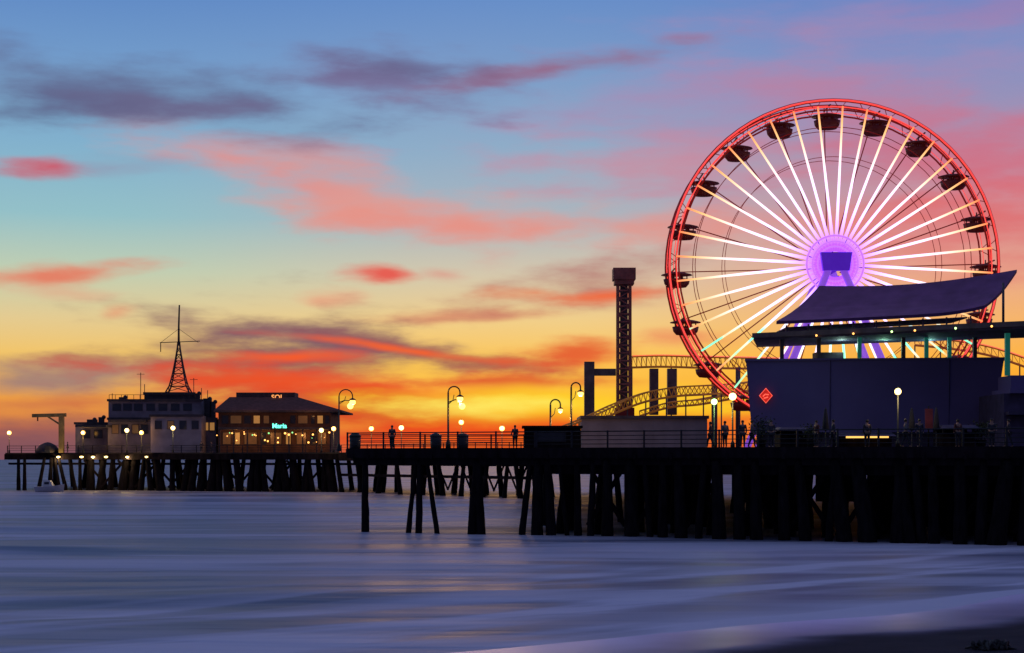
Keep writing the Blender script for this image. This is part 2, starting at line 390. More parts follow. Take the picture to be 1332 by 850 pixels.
# walls added under the deck to block horizon light, with gaps for some
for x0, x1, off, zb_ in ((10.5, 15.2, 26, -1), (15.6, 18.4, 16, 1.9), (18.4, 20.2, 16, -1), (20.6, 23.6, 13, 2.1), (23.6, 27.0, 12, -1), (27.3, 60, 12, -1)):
    alongedge(x0, x1, off, zb_, 5.2, .2).build('light_blocker', M['wood'], pier)
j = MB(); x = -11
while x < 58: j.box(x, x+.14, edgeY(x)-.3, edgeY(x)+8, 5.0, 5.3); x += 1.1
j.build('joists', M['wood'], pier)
random.seed(11)
front = [(475, 475, .30), (531, 542, .2), (545, 546, .26), (569, 555, .2), (614, 620, .34), (626, 622, .34), (679, 690, .26), (699, 700, .42), (717, 712, .36), (738, 727, .17), (752, 751, .28), (768, 772, .26), (790, 790, .42),
         (822, 820, .55), (846, 838, .24), (862, 862, .34), (886, 882, .42), (908, 916, .28), (936, 932, .48), (962, 960, .42)]
x = 984
while x < 1332: front.append((x, x+random.uniform(-16, 16), random.uniform(.22, .6))); x += random.uniform(14, 38)
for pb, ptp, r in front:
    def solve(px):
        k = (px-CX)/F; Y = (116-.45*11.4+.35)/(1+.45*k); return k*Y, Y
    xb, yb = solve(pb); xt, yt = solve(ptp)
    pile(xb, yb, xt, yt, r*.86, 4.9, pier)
for off in (5, 9, 18, 27, 54, 78):
    x = 2.4+random.uniform(0, 2)
    while True:
        Y = edgeY(x)+off
        if PX(1345, Y) < x or Y > 214: break
        pile(x, Y, x+random.choice((0, 0, .5, -.5)), Y, random.uniform(.24, .42), 5.2, pier)
        x += random.uniform(2.0, 4.6)
    alongedge(1.2, 58, off-.2, 4.75, 5.2, .4).build('cap_beam', M['wood'], pier)
for k in range(10):
    x0 = 5+k*3.1; Y = edgeY(x0)+3
    q = MB(); q.bar((x0, Y, .6), (x0+2.4, Y-1.0, 4.6), .12, .28); q.build('cross_brace', M['wood'], pier)
    q = MB(); q.bar((x0+2.4, Y-.7, .6), (x0, Y+.3, 4.6), .12, .28); q.build('cross_brace', M['wood'], pier)

wharf = thing('fishing_wharf', 'far wharf and walkway on rows of piles reaching out to sea', 'pier', (-30, 255, 0))
WZ = 5.95
wp = [(-81.5, 272), (-25.7, 252), (3, 208), (34, 208), (34, 232), (-12, 268), (-22, 300), (-81.5, 312)]
mb = MB(); mb.prism(wp, 5.5, WZ); mb.build('deck', M['deckwood'], wharf)
for a, b_ in zip(wp[:3], wp[1:4]):
    q = MB(); q.bar((a[0], a[1]-.2, 5.3), (b_[0], b_[1]-.2, 5.3), .3, 1.2 if a[0] > -40 else .9); q.build('fascia_board', M['wood'], wharf)
    q = MB(); q.bar((a[0], a[1]+2, 4.2), (b_[0], b_[1]+2, 4.2), .3, .35); q.build('cap_beam', M['wood'], wharf)
for px, tilt in ((24, 0), (32, 0), (50, 8), (63, 5), (66, 0), (77, -6), (86, -10), (98, -8), (104, 0)):
    Y = 268; pile(PX(px, Y), Y, PX(px+tilt, Y), Y, .3, 5.2, wharf)
def wy(x): return 272-(x+81.5)*20/55.8 if x < -25.7 else 252-(x+25.7)*44/28.7
px = 118
while px < 700:
    k = (px-CX)/F
    Y = 256
    for _ in range(8): Y = wy(k*Y)+.8
    X = k*Y
    t_ = random.choice((0, .7, .5, -.6, -.8))
    pile(X, Y, X+t_, Y, random.uniform(.45, .72) if px < 440 else random.uniform(.28, .4), 5.3, wharf)
    px += random.uniform(9, 16) if px < 440 else random.uniform(14, 30)
for off in (8, 18, 30):
    x = -78 if off > 8 else -66
    while x < 8:
        if x < -28 or off < 20: pile(x, wy(x)+off, x+random.choice((0, .6, -.6)), wy(x)+off, .4, 5.3, wharf)
        x += random.uniform(3.6, 5.4)
for k in range(14):
    px = 125+k*22; Y = wy(PX(px, 262))+1.5; X = PX(px, Y); d = 1.9*(1 if k % 2 else -1)
    q = MB(); q.bar((X-d, Y, .5), (X+d, Y, 4.8), .2, .35); q.build('cross_brace', M['wood'], wharf)
for k in range(8):
    px = 575+k*15; Y = wy(PX(px, 215))+1.5; X = PX(px, Y); d = .8*(1 if k % 2 else -1)
    q = MB(); q.bar((X-d, Y, .8), (X+d, Y, 4.8), .15, .25); q.build('cross_brace', M['wood'], wharf)
q = MB(); a, b_ = wp[1], wp[2]; q.bar((a[0], a[1]+1, 2.6), (b_[0], b_[1]+1, 2.6), .2, .4); q.build('horizontal_brace', M['wood'], wharf)

def railing(a, b_, z, h, label, step=2.4, nr=4):
    a = Vector((a[0], a[1], z)); b_ = Vector((b_[0], b_[1], z)); Lg = (b_-a).length; n = int(Lg/step)
    t = thing('railing', label, 'railing', (a+b_)/2)
    for i in range(n+1):
        p = a+(b_-a)*i/n; q = MB(); q.bar(p, p+Vector((0, 0, h+.06)), .12); q.build('post', M['rail'], t)
    for k in range(nr):
        q = MB(); zz = Vector((0, 0, h*(k+1)/nr)); q.tube([a+zz, b_+zz], .045 if k == nr-1 else .028, 6); q.build('rail', M['rail'], t)
railing((-11.3, 116.15), (1.5, edgeY(1.5)+.2), DZ, 1.08, 'open steel railing along the bare left wing of the near deck')
railing((1.6, edgeY(1.6)+.2), (40, edgeY(40)+.2), DZ, 1.08, 'long railing along the crowded edge in front of the blue building')
railing((-11.3, 124.8), (.9, 124.8), DZ, 1.08, 'rear railing of the near deck wing facing open water')
railing((-81.2, 272.2), (-26, 252.3), WZ, 1.1, 'railing along the seaward wharf in front of the restaurant', 2.6, 3)
railing((-25.4, 251.8), (2.6, 208.9), WZ, 1.1, 'railing on the walkway joining wharf and near deck', 2.6, 3)

# ------------------------------------------------------------------ ferris wheel
WC = P(1081, 347, 132); R = 12.75
wheel = thing('ferris_wheel', 'giant ferris wheel with glowing white and violet spokes and red rim', 'ferris wheel', (WC.x, WC.y, DZ))
m, t, b, out = nodes('spoke LED strip'); pos = pos_nodes(t)
sb = t.nodes.new('ShaderNodeVectorMath'); sb.operation = 'SUBTRACT'; t.links.new(pos, sb.inputs[0]); sb.inputs[1].default_value = WC
ml = t.nodes.new('ShaderNodeVectorMath'); ml.operation = 'MULTIPLY'; t.links.new(sb.outputs[0], ml.inputs[0]); ml.inputs[1].default_value = (1, 0, 1)
le = t.nodes.new('ShaderNodeVectorMath'); le.operation = 'LENGTH'; t.links.new(ml.outputs[0], le.inputs[0])
rad = ma(t, 'DIVIDE', le.outputs['Value'], R)
cr = t.nodes.new('ShaderNodeValToRGB'); E = cr.color_ramp
stops = [(0, (.16, .02, 1)), (.12, (.24, .05, 1)), (.22, (.46, .24, 1)), (.36, (.66, .48, 1)), (.54, (.92, .66, .95)), (.72, (1, .68, .52)), (.86, (1, .50, .18)), (1, (1, .10, .03))]
while len(E.elements) < len(stops): E.elements.new(.5)
for e, (p, c) in zip(E.elements, stops): e.position = p; e.color = c+(1,)
t.links.new(rad, cr.inputs[0])
ss = t.nodes.new('ShaderNodeSeparateXYZ'); t.links.new(sb.outputs[0], ss.inputs[0])
gm = ma(t, 'MULTIPLY', mr(t, ss.outputs['Z'], -4.4, -5.2), mr(t, nz(t, pos, (.5, .1, .2), 1), .40, .54))
cc = mixc(t, gm, cr.outputs[0], (.25, 1, .6))
t.links.new(cc, b.inputs['Emission Color']); t.links.new(mr(t, rad, .08, 1, 2.6, 1.3), b.inputs['Emission Strength']); b.inputs['Base Color'].default_value = (.1, .1, .1, 1)
M['led'] = m
def ring(r, y, n=72): return [(WC.x+r*math.cos(2*math.pi*i/n), WC.y+y, WC.z+r*math.sin(2*math.pi*i/n)) for i in range(n)]
for y in (-1.15, 1.15):
    q = MB(); q.tube(ring(R, y), .14, 8, True); q.tube(ring(R-.75, y), .07, 6, True)
    for i in range(80):
        a = 2*math.pi*i/80; a2 = a+math.pi/80*(1 if i % 2 else -1)
        q.bar((WC.x+R*math.cos(a), WC.y+y, WC.z+R*math.sin(a)), (WC.x+(R-.75)*math.cos(a2), WC.y+y, WC.z+(R-.75)*math.sin(a2)), .05)
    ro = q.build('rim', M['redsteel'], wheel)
    q = MB(); q.tube(ring(R-.02, y-.16), .075 if y < 0 else .04, 6, True); q.build('rim_light', M['rimled'], ro)
    q = MB(); q.tube(ring(R-.55, y-.12), .05 if y < 0 else .03, 6, True); q.build('rim_light', M['rimled'], ro)
    for k_, rr_ in ((.84, .03), (.66, .025)):
        q = MB(); q.tube(ring(R*k_, y*.8), rr_, 5, True); q.build('brace_ring', M['redsteel'], wheel)
for i in range(40):
    a = math.radians(i*9-1.5+4.5); c_, s2 = math.sin(a), math.cos(a)
    fr = Vector((WC.x+1.0*c_, WC.y-1.5, WC.z+1.0*s2)); to = Vector((WC.x+(R-.5)*c_, WC.y-1.3, WC.z+(R-.5)*s2))
    q = MB(); q.tube([fr, to], .045, 6); sp = q.build('spoke', M['redsteel'], wheel)
    q = MB(); q.tube([fr+Vector((0, -.12, 0)), to+Vector((0, -.1, 0))], [.12, .07], 6); q.build('spoke_light', M['led'], sp)
for i in range(20):
    a = math.radians(i*18-1.5); c_, s2 = math.sin(a), math.cos(a)
    q = MB(); q.tube([(WC.x+1.0*c_, WC.y+1.5, WC.z+1.0*s2), (WC.x+(R-.1)*c_, WC.y+1.15, WC.z+(R-.1)*s2)], .045, 6); q.build('rear_spoke', M['redsteel'], wheel)
    q = MB(); q.bar((WC.x+(R-.4)*c_, WC.y-1.4, WC.z+(R-.4)*s2), (WC.x+(R-.4)*c_, WC.y+1.3, WC.z+(R-.4)*s2), .09); q.build('axle_bar', M['darkmetal'], wheel)
    p = Vector((WC.x+(R-.7)*c_, WC.y, WC.z+(R-.7)*s2))
    q = MB(); q.lathe(p+Vector((0, 0, -1.35)), [(.3, 0), (.66, .04), (.86, .3), (.93, .66), (.88, .66), (.8, .4), (.3, .3)], 16, 1.12)
    g = q.build('gondola', M['darkmetal'], wheel)
    q = MB(); q.lathe(p+Vector((0, 0, -.38)), [(1.1, 0), (1.05, .07), (.6, .2), (.1, .28)], 16, 1.12); q.build('canopy', M['darkmetal'], g)
    q = MB()
    for dx in (-.8, 0.8): q.tube([p+Vector((dx, 0, -.85)), p+Vector((dx, 0, -.33))], .05, 5)
    for dy in (-.4, .4): q.tube([p+Vector((-.3, dy, -.85)), p+Vector((-.3, dy, -.45))], .13, 5); q.tube([p+Vector((.35, dy, -.85)), p+Vector((.35, dy, -.45))], .13, 5)
    q.tube([p+Vector((0, 0, -1.2)), p+Vector((0, 0, .2))], .05, 6); q.build('hanger', M['darkmetal'], g)
q = MB(); q.tube([(WC.x, WC.y-1.9, WC.z), (WC.x, WC.y+1.9, WC.z)], .55, 18); hub = q.build('hub', M['purple'], wheel)
q = MB(); q.hull([(WC.x-1.0, WC.y-2.3, WC.z-.55), (WC.x+1.0, WC.y-2.3, WC.z-.55), (WC.x+1.0, WC.y-1.8, WC.z-.55), (WC.x-1.0, WC.y-1.8, WC.z-.55)], [(WC.x-1.2, WC.y-2.3, WC.z+.85), (WC.x+1.2, WC.y-2.3, WC.z+.85), (WC.x+1.2, WC.y-1.8, WC.z+.85), (WC.x-1.2, WC.y-1.8, WC.z+.85)]); q.build('hub_cover', M['purple'], wheel)
for rr_ in (1.35, 1.75, 2.2):
    q = MB(); q.tube([(WC.x+rr_*math.cos(2*math.pi*i/36), WC.y-1.7, WC.z+rr_*math.sin(2*math.pi*i/36)) for i in range(36)], .075, 6, True); q.build('hub_light_ring', M['hubl'], hub)
for sx in (-1, 1):
    for sy in (-1, 1):
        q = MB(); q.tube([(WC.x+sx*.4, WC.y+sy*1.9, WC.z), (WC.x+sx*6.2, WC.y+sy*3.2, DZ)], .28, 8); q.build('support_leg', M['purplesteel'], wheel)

# ------------------------------------------------------------------ drop tower and coaster
Y = 135; dt = thing('drop_tower', 'tall narrow drop ride tower with boxy cap left of the wheel', 'tower ride', P(811, 583, Y))
dt.location.z = DZ
x0, x1 = PX(802, Y), PX(821, Y); zt = PZ(366, Y); q = MB()
for xx in (x0+.1, x1-.1):
    for yy in (Y-.5, Y+.5): q.bar((xx, yy, DZ), (xx, yy, zt), .2)
z = DZ+.3; k = 0
while z < zt-.5:
    for yy in (Y-.5, Y+.5):
        q.bar((x0+.1, yy, z), (x1-.1, yy, z), .12); q.bar((x0+.1 if k % 2 else x1-.1, yy, z), (x1-.1 if k % 2 else x0+.1, yy, z+.62), .09)
    z += .62; k += 1
q.build('lattice_column', M['steel'], dt)
q = MB(); q.box(x0+.28, x1-.28, Y-.2, Y+.2, DZ, zt); q.build('guide_core', M['greysteel'], dt)
q = MB(); q.box(PX(797, Y), PX(826, Y), Y-.9, Y+.9, PZ(365, Y), PZ(350, Y)); q.box(PX(799, Y), PX(824, Y), Y-.8, Y+.8, PZ(371, Y), PZ(365, Y)-.003); q.build('cap', M['steel'], dt)
q = MB(); q.box(PX(799, Y), PX(824, Y), Y-1.1, Y-.6, PZ(542, Y), PZ(531, Y)); q.build('seat_carriage', M['darkmetal'], dt)
gt = thing('ride_gantry', 'grey steel gantry with box beam beside the drop tower', 'gantry', (PX(766, 134), 134, DZ)); Y = 134
q = MB(); q.box(PX(760, Y), PX(773, Y), Y-.4, Y+.4, DZ, PZ(471, Y)); q.build('column', M['greysteel'], gt)
q = MB(); q.box(PX(773, Y)+.003, PX(801, Y), Y-.25, Y+.25, PZ(489, Y), PZ(480, Y)); q.build('beam', M['greysteel'], gt)

def spline(pts, n=8):
    out = []; p = [Vector(a) for a in pts]; p = [p[0]*2-p[1]]+p+[p[-1]*2-p[-2]]
    for i in range(1, len(p)-2):
        for k in range(n):
            t = k/n; a, b_, c, d = p[i-1:i+3]
            out.append(.5*((2*b_)+(c-a)*t+(2*a-5*b_+4*c-d)*t*t+(3*b_-a-3*c+d)*t**3))
    out.append(p[-2]); return out
coaster = thing('roller_coaster', 'yellow and orange steel roller coaster track winding under the wheel', 'roller coaster', (PX(880, 140), 140, DZ))
def track(pts, mat, w=1.0, dp=.75, n=6, sup=0, lights=False):
    c = spline(pts, n); sp = []; ra = []; rb = []
    for i, p in enumerate(c):
        t = (c[min(i+1, len(c)-1)]-c[max(i-1, 0)]).normalized(); sd_ = t.cross(Vector((0, 0, 1))).normalized()
        ra.append(p+sd_*w/2); rb.append(p-sd_*w/2); sp.append(p-Vector((0, 0, dp)))
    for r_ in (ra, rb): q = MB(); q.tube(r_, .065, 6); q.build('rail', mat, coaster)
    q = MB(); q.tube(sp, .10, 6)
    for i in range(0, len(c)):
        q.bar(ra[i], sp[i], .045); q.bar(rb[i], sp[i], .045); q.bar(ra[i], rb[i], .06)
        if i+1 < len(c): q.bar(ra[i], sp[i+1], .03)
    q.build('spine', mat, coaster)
    if lights:
        off = Vector((0, -.12, .02)); q = MB(); q.tube([(a_ if a_.y < b_.y else b_)+off for a_, b_ in zip(ra, rb)], .05, 6); q.build('track_light', M['tracklight'], coaster)
    if sup:
        for i in range(0, len(c), sup):
            q = MB(); q.tube([(sp[i].x, sp[i].y, DZ), sp[i]], .06, 6); q.build('support_post', M['greysteel'], coaster)
def cols_(lst, Y, mat=None):
    for px, py in lst: q = MB(); q.tube([(PX(px, Y), Y, DZ), (PX(px, Y), Y, PZ(py, Y))], .2, 8); q.build('column', mat or M['greysteel'], coaster)
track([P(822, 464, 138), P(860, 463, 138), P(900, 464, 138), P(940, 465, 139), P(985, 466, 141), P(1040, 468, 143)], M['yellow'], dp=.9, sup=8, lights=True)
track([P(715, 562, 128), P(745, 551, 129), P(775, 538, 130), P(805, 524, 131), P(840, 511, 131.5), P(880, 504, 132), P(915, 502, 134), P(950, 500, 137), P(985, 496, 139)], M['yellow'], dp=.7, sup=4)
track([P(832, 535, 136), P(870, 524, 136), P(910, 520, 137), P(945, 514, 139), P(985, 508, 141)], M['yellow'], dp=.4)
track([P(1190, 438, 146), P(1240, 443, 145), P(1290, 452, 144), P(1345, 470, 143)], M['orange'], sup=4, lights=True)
cols_([(930, 476), (960, 478)], 138)
for a_, b_ in ((845, 856), (868, 880)):
    q = MB(); q.box(PX(a_, 138), PX(b_, 138), 137.6, 138.4, PZ(540, 138), PZ(480, 138)); q.build('pier_block', M['greysteel'], coaster)

# ------------------------------------------------------------------ buildings on the near pier
def win(px0, px1, py0, py1, Y, mat, parent, fm, name='window', fw=.08, th=.06):
    x0, x1, z1, z0 = PX(px0, Y), PX(px1, Y), PZ(py0, Y), PZ(py1, Y)
    q = MB(); q.box(x0-fw, x1+fw, Y-th, Y-.004, z0-fw, z0); q.box(x0-fw, x1+fw, Y-th, Y-.004, z1, z1+fw); q.box(x0-fw, x0, Y-th, Y-.004, z0, z1); q.box(x1, x1+fw, Y-th, Y-.004, z0, z1)
    o = q.build(name, fm, parent)
    q = MB(); q.box(x0, x1, Y-th*.5, Y-.006, z0, z1); q.build('pane', mat, o); return o
Y = 128; lb = thing('low_building', 'low pale ride building below the coaster track', 'building', (PX(838, Y), Y, DZ))
q = MB(); q.box(PX(757, Y), PX(920, Y), Y, Y+7, DZ, PZ(545, Y)); q.build('wall', M['greywall'], lb)
q = MB(); q.box(PX(755, Y), PX(922, Y), Y-.2, Y+7.2, PZ(545, Y)+.002, PZ(541, Y)); q.build('roof', M['greysteel'], lb)
q = MB()
for px in range(765, 920, 14): q.box(PX(px, Y)-.03, PX(px, Y)+.03, Y-.03, Y-.003, DZ, PZ(546, Y))
q.build('wall_batten', M['greywall'], lb)
Y = 116; wb = thing('wooden_booth', 'dark plank booth at the left end of the crowded deck', 'booth', (PX(718, Y), Y, DZ))
q = MB(); q.box(PX(682, Y), PX(755, Y), Y, Y+3, DZ, PZ(557, Y)); q.build('wall', M['wood'], wb)
q = MB(); q.box(PX(679, Y), PX(758, Y), Y-.3, Y+3.3, PZ(557, Y)+.002, PZ(554, Y)); q.build('roof', M['wood'], wb)
win(700, 735, 563, 574, Y, M['glassdark'], wb, M['rail'], 'hatch')

bb = thing('blue_building', 'big windowless dark blue building with red diamond sign under the wheel', 'building', (25, 124, DZ))
xl, xr = PX(970, 121), PX(1305, 119); xlb = PX(975, 129); zt = PZ(470, 121)
q = MB(); q.hull([(xl+.45, 121.1, DZ+1.2), (xr-.7, 119.1, DZ+1.2), (xr-.7, 129, DZ+1.2), (xlb+.45, 129, DZ+1.2)], [(xl, 120.8, zt), (xr, 118.8, zt), (xr, 129, zt), (xlb, 129, zt)]); q.build('wall', M['bluewall'], bb)
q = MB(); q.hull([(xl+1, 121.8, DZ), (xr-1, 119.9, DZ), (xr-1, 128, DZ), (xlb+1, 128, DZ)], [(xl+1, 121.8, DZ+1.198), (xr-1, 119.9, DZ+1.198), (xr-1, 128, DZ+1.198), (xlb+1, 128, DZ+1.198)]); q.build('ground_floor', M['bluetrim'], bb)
q = MB(); q.hull([(xl-.12, 120.65, zt+.003), (xr+.12, 118.65, zt+.003), (xr+.12, 129.1, zt+.003), (xlb-.12, 129.1, zt+.003)], [(xl-.12, 120.65, zt+.14), (xr+.12, 118.65, zt+.14), (xr+.12, 129.1, zt+.14), (xlb-.12, 129.1, zt+.14)]); q.build('parapet', M['bluewall'], bb)
def wallY(px): return 120.9-2*(px-970)/333
for px in (1080, 1235):
    Y = wallY(px); q = MB(); q.hull([(PX(px, Y)-.02, Y+.15, DZ+1.2), (PX(px, Y)+.02, Y+.15, DZ+1.2), (PX(px, Y)+.02, Y+.4, DZ+1.2), (PX(px, Y)-.02, Y+.4, DZ+1.2)], [(PX(px, Y)-.02, Y-.15, zt), (PX(px, Y)+.02, Y-.15, zt), (PX(px, Y)+.02, Y+.1, zt), (PX(px, Y)-.02, Y+.1, zt)])
    q.build('seam_strip', M['bluetrim'], bb)
Y = wallY(996)-.15; c = P(996, 515, Y); d = .46
sg = MB(); sg.hull([(c.x-d, Y, c.z), (c.x, Y, c.z-d*1.15), (c.x+d, Y, c.z), (c.x, Y, c.z+d*1.15)], [(c.x-d, Y-.05, c.z), (c.x, Y-.05, c.z-d*1.15), (c.x+d, Y-.05, c.z), (c.x, Y-.05, c.z+d*1.15)])
sgo = sg.build('diamond_sign', mk('deep red sign face', (.4, .02, .02), .5, emit=(1, .035, .02), es=.42), bb)
q = MB(); q.tube([(c.x-d, Y-.08, c.z), (c.x, Y-.08, c.z-d*1.15), (c.x+d, Y-.08, c.z), (c.x, Y-.08, c.z+d*1.15)], .028, 5, True); q.build('neon_tube', M['redneon'], sgo)
q = MB(); q.tube([(c.x-.2, Y-.08, c.z-.06), (c.x-.05, Y-.08, c.z+.1), (c.x+.2, Y-.08, c.z+.06)], .045, 5); q.build('neon_tube', M['redneon'], sgo)
q = MB(); q.tube([(c.x-.15, Y-.08, c.z-.2), (c.x+.16, Y-.08, c.z-.1)], .045, 5); q.build('neon_tube', M['redneon'], sgo)
cs = MB(); cz = PZ(436, 122)
a, b2 = (PX(980, 122), 122), (38, 108.4)
cs.prism([a, b2, (b2[0]+1, b2[1]+10), (PX(985, 130), a[1]+8)], cz-.36, cz); cs.build('canopy_slab', M['bluetrim'], bb)
def cy(x): return 122-13.6*(x-a[0])/(38-a[0])
q = MB(); q.prism([(a[0]-.1, 121.8), (38, 108.1), (38, 108.3), (a[0]-.1, 121.98)], cz-.22, cz+.12); q.build('canopy_edge', M['greysteel'], bb)
for px in (1017, 1065, 1118, 1175, 1205, 1235, 1268):
    X = PX(px, 121); q = MB(); Yp = min(cy(X)+1.2, 124) if px < 1240 else 119.5
    Yp = max(Yp, 119.6); X = PX(px, Yp); q.box(X-.13, X+.13, Yp-.13, Yp+.13, zt+.14, cz-.36); q.build('post', M['teal'] if px in (1118, 1205, 1235) else M['greysteel'], bb)
q = MB(); X0, X1 = PX(1060, 123), PX(1096, 123); q.box(X0, X1, 122.6, 124, zt+.14, PZ(459, 123)); q.build('roof_unit', M['greysteel'], bb)
e0, e1 = P(1010, 418, 122.5), P(1281, 404, 116); r0, r1 = P(1066, 372, 125.5), P(1323, 351, 119)
M['sail'] = mk('dark purple roof', (.20, .085, .23), .6, scale=.8, var=.2, spec=.2)
q = MB(); NS, NR = 24, 6; vs_ = []
def roofpt(u, v):
    e = e0.lerp(e1, u); r = r0.lerp(r1, u); e.z += .35*max(0, (u-.75)/.25)**2-.05*math.sin(math.pi*u); r.z -= .42*math.sin(math.pi*u)**1.0
    p = e.lerp(r, v); p.z -= .28*math.sin(math.pi*v); return p
top = [roofpt(i/NS, k/NR) for i in range(NS+1) for k in range(NR+1)]; bot = [p+Vector((0, .1, -.22)) for p in top]
nn = len(top); W_ = NR+1; fs = []
for i in range(NS):
    for k in range(NR):
        a0 = i*W_+k; fs.append((a0, a0+W_, a0+W_+1, a0+1)); fs.append((nn+a0, nn+a0+1, nn+a0+W_+1, nn+a0+W_))
    for k in (0, NR):
        a0 = i*W_+k; fs.append((a0, a0+W_, nn+a0+W_, nn+a0))
for k in range(NR):
    for i in (0, NS):
        a0 = i*W_+k; fs.append((a0, a0+1, nn+a0+1, nn+a0))
q.add(top+bot, fs); q.build('sail_roof', M['sail'], bb)
th = Vector((0, .1, -.40))
q = MB(); q.hull([e0+th*1.2+Vector((.8, .6, 0)), e1+th*1.2+Vector((-1, .6, 0)), e1+th*1.2+Vector((-1, 5, 0)), e0+th*1.2+Vector((.8, 5, 0))], [e0+th+Vector((.8, .6, .02)), e1+th+Vector((-1, .6, .02)), e1+th+Vector((-1, 5, .02)), e0+th+Vector((.8, 5, .02))]); q.build('eave_soffit', M['bluetrim'], bb)
for k in range(9):
    p = e0.lerp(e1, (k+.5)/9)+Vector((0, .5, -.3)); q = MB(); q.bar((p.x, p.y, cz), p, .1); q.build('strut', M['greysteel'], bb)
q = MB(); X = PX(1305, 117); q.tube([(X, 117, cz), (X, 117, PZ(368, 117))], .09, 6); q.build('pole', M['greysteel'], bb)
for px in (1062, 1110, 1160, 1190, 1243, 1290):
    X = PX(px, 121); Yp = cy(X)-.05; p = Vector((PX(px, Yp), Yp, cz-.25))
    q = MB(); q.ball(p, .075, 8, 6); q.build('canopy_light', M['greenl'] if px in (1160, 1243) else M['bulb'], bb)
for px, cc_ in ((1095, (.6, 1, .8)), (1150, (.4, 1, .6)), (1210, (.4, 1, .8))): glow(P(px, 450, 122.5), 60, cc_, .2)

Y = 112; rs = thing('ride_station', 'dark stepped ride station with teal posts at the right edge', 'building', (PX(1325, Y), Y, DZ))
q = MB(); q.box(PX(1306, Y), PX(1400, Y), Y, Y+6, DZ, PZ(512, Y)); q.build('wall', M['bluetrim'], rs)
q = MB(); q.box(PX(1312, Y), PX(1400, Y), Y-.4, Y+4, PZ(512, Y)+.003, PZ(506, Y)); q.box(PX(1318, Y), PX(1400, Y), Y+.5, Y+3.5, PZ(506, Y)+.004, PZ(488, Y)); q.build('upper_tier', M['bluewall'], rs)
q = MB(); q.box(PX(1314, Y), PX(1320, Y), Y+1, Y+1.3, PZ(488, Y)+.005, PZ(432, Y)); q.build('post', M['teal'], rs)
q = MB(); q.box(PX(1308, Y), PX(1400, Y), Y-.8, Y-.02, PZ(540, Y), PZ(536, Y)); q.build('awning', M['bluetrim'], rs)

def kiosk(px0, px1, pt, Y, label, light=None):
    t = thing('kiosk', label, 'kiosk', (PX((px0+px1)/2, Y), Y, DZ))
    x0, x1, z1 = PX(px0, Y), PX(px1, Y), PZ(pt, Y)
    q = MB(); q.box(x0, x1, Y, Y+2.4, DZ, DZ+.95); q.box(x0, x1, Y+1.8, Y+2.4, DZ+.953, z1-.25); q.build('counter', M['wood'], t)
    for xx in (x0+.08, x1-.08): q = MB(); q.box(xx-.06, xx+.06, Y+.05, Y+.17, DZ+.953, z1-.25); q.build('post', M['rail'], t)
    q = MB(); q.hull([(x0-.2, Y-.6, z1-.24), (x1+.2, Y-.6, z1-.24), (x1+.2, Y+2.6, z1-.24), (x0-.2, Y+2.6, z1-.24)], [(x0, Y, z1), (x1, Y, z1), (x1, Y+2.4, z1), (x0, Y+2.4, z1)]); q.build('awning', M['bluetrim'], t)
    if light:
        q = MB(); q.box(PX(light[0], Y), PX(light[1], Y), Y-.66, Y-.602, z1-.36, z1-.24); q.build('light_bar', M['lightbar'], t)
kiosk(1092, 1160, 563, 108, 'snack kiosk with glowing orange light bar under its awning', (1098, 1153))
kiosk(1226, 1268, 553, 107, 'shuttered kiosk in front of the right part of the blue wall')
kiosk(1015, 1050, 556, 110, 'unlit kiosk below the left part of the blue wall')
sgn = thing('sign_board', 'narrow upright red sign board on a post before the blue wall', 'sign', (PX(1208, 108), 108, DZ))
q = MB(); q.tube([(PX(1208, 108), 108.05, DZ), (PX(1208, 108), 108.05, PZ(528, 108))], .05, 6); q.build('post', M['rail'], sgn)
q = MB(); q.box(PX(1203, 108), PX(1213, 108), 107.9, 107.98, PZ(558, 108), PZ(532, 108)); q.build('panel', mk('faded red panel', (.2, .035, .05), .6), sgn)
for px, lab in ((1074, 'closed dark umbrella left of the snack kiosk'), (1186, 'closed dark umbrella right of the white globe lamp'), (1218, 'closed dark umbrella between the red sign board and the shuttered kiosk')):
    Y = 107; X = PX(px, Y); t = thing('closed_umbrella', lab, 'umbrella', (X, Y, DZ), 'closed umbrellas on the deck')
    q = MB(); q.lathe((X, Y, DZ), [(.3, 0), (.3, .08), (.04, .12), (.035, 2.5), (.01, 2.6)], 10); q.build('pole', M['rail'], t)
    q = MB(); q.lathe((X, Y, DZ+1.1), [(.10, 0), (.22, .1), (.17, .7), (.08, 1.35), (.02, 1.42)], 8); q.build('canopy', M['trouser'], t)

# ------------------------------------------------------------------ harbour office and restaurant
Y = 262; hb = thing('harbor_office', 'grey flat roofed harbour office with tall signal mast on the wharf', 'building', (PX(195, Y), Y+6, WZ))
def blk(name, px0, px1, py, Y, D, mat, par, z0=None):
    q = MB(); q.box(PX(px0, Y), PX(px1, Y), Y, Y+D, WZ if z0 is None else z0, PZ(py, Y)); return q.build(name, mat, par)
Yh = 268
blk('left_wing', 98, 140, 551, Yh, 10, M['harbor'], hb); blk('main_block', 140.3, 281, 545, Yh-2, 14, M['harbor'], hb)
blk('upper_storey', 141, 262, 521, Yh, 10, M['harbor'], hb, PZ(545, Yh-2)+.004)
blk('front_bay', 196, 262, 541, Yh-6, 3.9, M['harborbay'], hb)
blk('watch_room', 188, 252, 512, Yh+2, 5, M['harbordark'], hb, PZ(521, Yh)+.004)
for x0, x1, py, yy in ((96, 141, 549.5, Yh-.3), (139, 283, 543.5, Yh-2.3), (139, 264, 519.5, Yh-.3), (186, 254, 510.5, Yh+1.7), (194, 264, 539.5, Yh-6.3)):
    q = MB(); z = PZ(py, yy); q.box(PX(x0, yy), PX(x1, yy), yy, yy+.25, z-.35, z+.02); q.build('cornice', M['harbordark'], hb)
